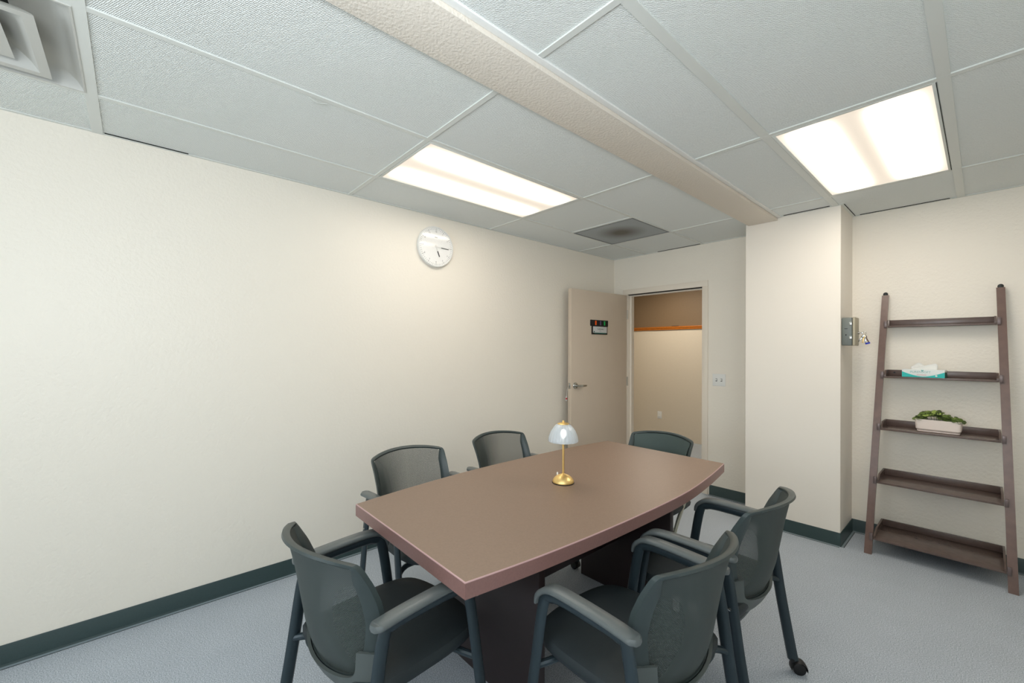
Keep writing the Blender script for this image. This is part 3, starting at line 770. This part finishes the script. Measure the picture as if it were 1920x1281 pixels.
# ------------------------------------------------------------------ leaning ladder shelf
ls = thing('ladder_shelf', 'dark walnut ladder shelf with five trays leaning on the wall right of the column', 'shelf', (2.665, 3.98, 0))
ox, oy = 2.665, 3.98
def railx(s, z): return (2.341+.051*z/1.81) if s < 0 else (2.992-.045*z/1.81)
def raily(z): return 3.80+.33*z/1.81
for s in (-1, 1):
    q = MB(); a, b_ = Vector((railx(s, 0)-ox, raily(0)-oy, 0)), Vector((railx(s, 1.81)-ox, raily(1.81)-oy, 1.81))
    d = (b_-a).normalized(); hx_, hy_ = .0205, .013
    rr = []
    for p, hh in ((a, 1), (b_, .92)):
        rr.append([p+Vector((-hx_*hh, -hy_, 0)), p+Vector((hx_*hh, -hy_, 0)), p+Vector((hx_*hh, hy_, 0)), p+Vector((-hx_*hh, hy_, 0))])
    q.loft(rr); r_ = q.build('rail', LADR, ls)
    MB().lathe([(0, 0), (.013, 0), (.0145, .008), (.012, .017), (.006, .022), (0, .023)], 20, c=b_+Vector((0, 0, .0))).build('rubber_cap', RUBBERD, r_)
trays = []
for lip in (1.627, 1.264, .898, .532, .155):
    zb = lip-.055; yf = raily(zb)-.012; yb = 4.158
    xl = railx(-1, zb)+.023; xr = railx(1, zb)-.023
    th = .012; q = MB()
    q.box(xl-ox, xr-ox, yf-oy, yb-oy, zb, zb+th, .001)
    q.box(xl-ox, xr-ox, yb-.012-oy, yb-oy, zb+th, lip, .001)
    for xx, sgn in ((xl, 1), (xr, -1)):
        x0_, x1_ = (xx, xx+.01) if sgn > 0 else (xx-.01, xx)
        ln = yb-.012-yf
        pts = [(yf+.004, zb+th), (yb-.012, zb+th), (yb-.012, lip), (yf+ln*.25, lip), (yf+.004, zb+th+.012)]
        r0 = [Vector((x0_-ox, y-oy, z)) for y, z in pts]; r1 = [Vector((x1_-ox, y-oy, z)) for y, z in pts]; q.loft([r0, r1])
    sh = q.build('tray_shelf', LADM, ls)
    for s in (-1, 1):
        xx = railx(s, zb)-ox-s*.013; q = MB()
        q.box(xx-.009, xx+.009, raily(zb)-oy-.024, raily(zb)-oy-.0135, zb-.002, zb+.046, .002)
        q.build('bracket', BRK, sh)
    trays.append((zb+th, yf, yb, xl, xr))
q = MB(); q.lathe([(0, 0), (.006, 0), (.006, .001), (0, .001)], 14, M=Matrix.Translation((2.44-ox, 4.1455-oy, 1.245)) @ Matrix.Rotation(R_(90), 4, 'X')); q.build('screw_hole', BLACK, ls)

# ------------------------------------------------------------------ tissue box on the second tray
zt = trays[1][0]+.0005
bx = thing('tissue_box', 'teal and white tissue box on the second tray of the ladder shelf', 'tissue box', (2.6, 4.075, zt), R_(-3))
W_, DP, HT = .106, .055, .053
box(-W_, W_, -DP, DP, 0, HT, .0015).build('carton', mat('carton_white', srgb(232, 236, 234), .4), bx)
wv = []
for i in range(17):
    x = -1+2*i/16; zc = HT*(.10+.62*abs(x)**1.6); wv.append((x*W_*.995, zc))
q = MB(); n = len(wv); vs = [(x, -DP-.0006, .0005) for x, z in wv]+[(x, -DP-.0006, z) for x, z in wv]
q.add(vs, [(i, i+1, n+i+1, n+i) for i in range(n-1)]); q.build('teal_wave', TEAL, bx)
q = MB(); q.add([(W_+.0006, -DP, .0005), (W_+.0006, DP, .0005), (W_+.0006, DP, HT*.62), (W_+.0006, -DP, HT*.75)], [(0, 1, 2, 3)]); q.build('side_print', TEALD, bx)
TM = frameM((0, 0, 0), (1, 0, 0), (0, 0, 1), (0, -1, 0))
text_mesh('box_lettering', 'PURENSOFT', .019, TM @ Matrix.Translation((-.012, .036, DP+.0008)), PRINTG, bx)
q = MB(); q.prism([(0, -.009), (.007, 0), (.005, .006), (0, .004), (-.005, .006), (-.007, 0)], DP+.0005, DP+.0009, M=TM @ Matrix.Translation((-.002, .046, 0))); q.build('heart_mark', PRINTG, bx)
q = MB(); q.prism(disc(20, .0055), DP+.0007, DP+.0012, M=TM @ Matrix.Translation((.066, .013, 0))); q.build('round_mark', WHITEP, bx)
q = MB(); q.box(-.03, .018, -DP-.0012, -DP-.0007, .014, .021); q.build('banner', mat('banner_pink', srgb(226, 206, 204), .5), bx)
# tissue: folded thin sheet
ts = MB(); NU, NV = 24, 6
def sheet(x0, x1, top, yb, wob, lean):
    vs = []
    for j in range(NV+1):
        v = j/NV
        for i in range(NU+1):
            u = i/NU; x = x0+(x1-x0)*u+.008*v*(u-.5)
            vs.append((x, yb+wob*math.sin(u*9+v)*v+lean*v*v, HT-.002+top(u)*v))
    ts.add(vs, [(j*(NU+1)+i, j*(NU+1)+i+1, (j+1)*(NU+1)+i+1, (j+1)*(NU+1)+i) for j in range(NV) for i in range(NU)])
sheet(-.062, .066, lambda u: .004+.044*u**.8*(1 if u < .92 else 1-(u-.92)*4), -.014, .005, -.006)
sheet(-.066, .04, lambda u: .014+.034*math.exp(-((u-.38)/.28)**2), .004, .006, .004)
to = ts.build('tissue', PAPER, bx, angle=80); sm = to.modifiers.new('thickness', 'SOLIDIFY'); sm.thickness = .0008

# ------------------------------------------------------------------ planter on the middle tray
zp = trays[2][0]+.0005
pl = thing('potted_plant', 'round-leaved green plant in a long blush planter on the middle tray', 'potted plant', (2.672, 4.035, zp), R_(-2))
def rrect(hx_, hy_, r, z, n=5):
    o = []
    for cx_, cy_, a0 in ((hx_-r, hy_-r, 0), (-hx_+r, hy_-r, 90), (-hx_+r, -hy_+r, 180), (hx_-r, -hy_+r, 270)):
        for k in range(n+1):
            a = R_(a0+90*k/n); o.append(Vector((cx_+r*math.cos(a), cy_+r*math.sin(a), z)))
    return o
q = MB(); q.loft([rrect(.098, .036, .014, 0), rrect(.102, .04, .015, .003), rrect(.102, .04, .015, .009)]); q.build('saucer', POTM, pl)
q = MB(); q.loft([rrect(.1, .039, .015, .011), rrect(.108, .046, .017, .02), rrect(.112, .049, .018, .083), rrect(.108, .045, .015, .084), rrect(.107, .044, .015, .07)]); q.build('planter', POTM, pl)
q = MB(); q.loft([rrect(.1055, .043, .014, .066), rrect(.1055, .043, .014, .0725)]); q.build('soil', SOIL, pl)
random.seed(11)
leafc = [mat('leaf_bright', srgb(158, 178, 92), .4, noise=(80, .2)), mat('leaf_mid', srgb(104, 124, 60), .42, noise=(80, .25)), mat('leaf_dark', srgb(70, 84, 46), .45, noise=(80, .25))]
def leaf(mb, c, r, nrm, cup):
    nrm = nrm.normalized(); a = nrm.orthogonal().normalized(); b_ = nrm.cross(a); vs = [c-nrm*cup*r]
    for ring, rr in ((1, .55), (2, 1.0)):
        for k in range(10):
            an = 2*PI*k/10; vs.append(c+(a*math.cos(an)+b_*math.sin(an))*r*rr*(1+.06*math.sin(3*an))+nrm*(cup*r*(rr*rr-.9)))
    fs = [(0, 1+k, 1+(k+1) % 10) for k in range(10)]+[(1+k, 11+k, 11+(k+1) % 10, 1+(k+1) % 10) for k in range(10)]
    mb.add(vs, fs)
lv3 = [MB(), MB(), MB()]; stm = MB()
for i in range(190):
    x = random.uniform(-.122, .122); y = random.uniform(-.05, .045)
    top = .118+.018*math.cos(x*30+.8)-.9*max(0, abs(x)-.085)+random.uniform(-.03, .006)
    top = max(.082, top)
    if abs(x) > .108: top = max(.078, min(top, .1))
    c = Vector((x, y, top)); nrm = Vector((x*4+random.uniform(-.5, .5), -.5+random.uniform(-.6, .5), 1))
    k = 0 if random.random() < .28 and top > .1 else (1 if random.random() < .6 else 2)
    leaf(lv3[k], c, random.uniform(.009, .0145), nrm, .35)
    if i % 4 == 0:
        bx_ = max(-.095, min(.095, x*.8)); stm.tube([(bx_, max(-.035, min(.035, y*.6)), .0715), ((bx_+x)/2, y*.8, (.0715+top)/2), (x, y, top-.004)], .0011, n=5)
for mb_, mm, nm in zip(lv3, leafc, ('bright_leaves', 'leaves', 'dark_leaves')):
    o = mb_.build(nm, mm, pl, angle=80); s_ = o.modifiers.new('thickness', 'SOLIDIFY'); s_.thickness = .0008
stm.build('stems', leafc[1], pl)
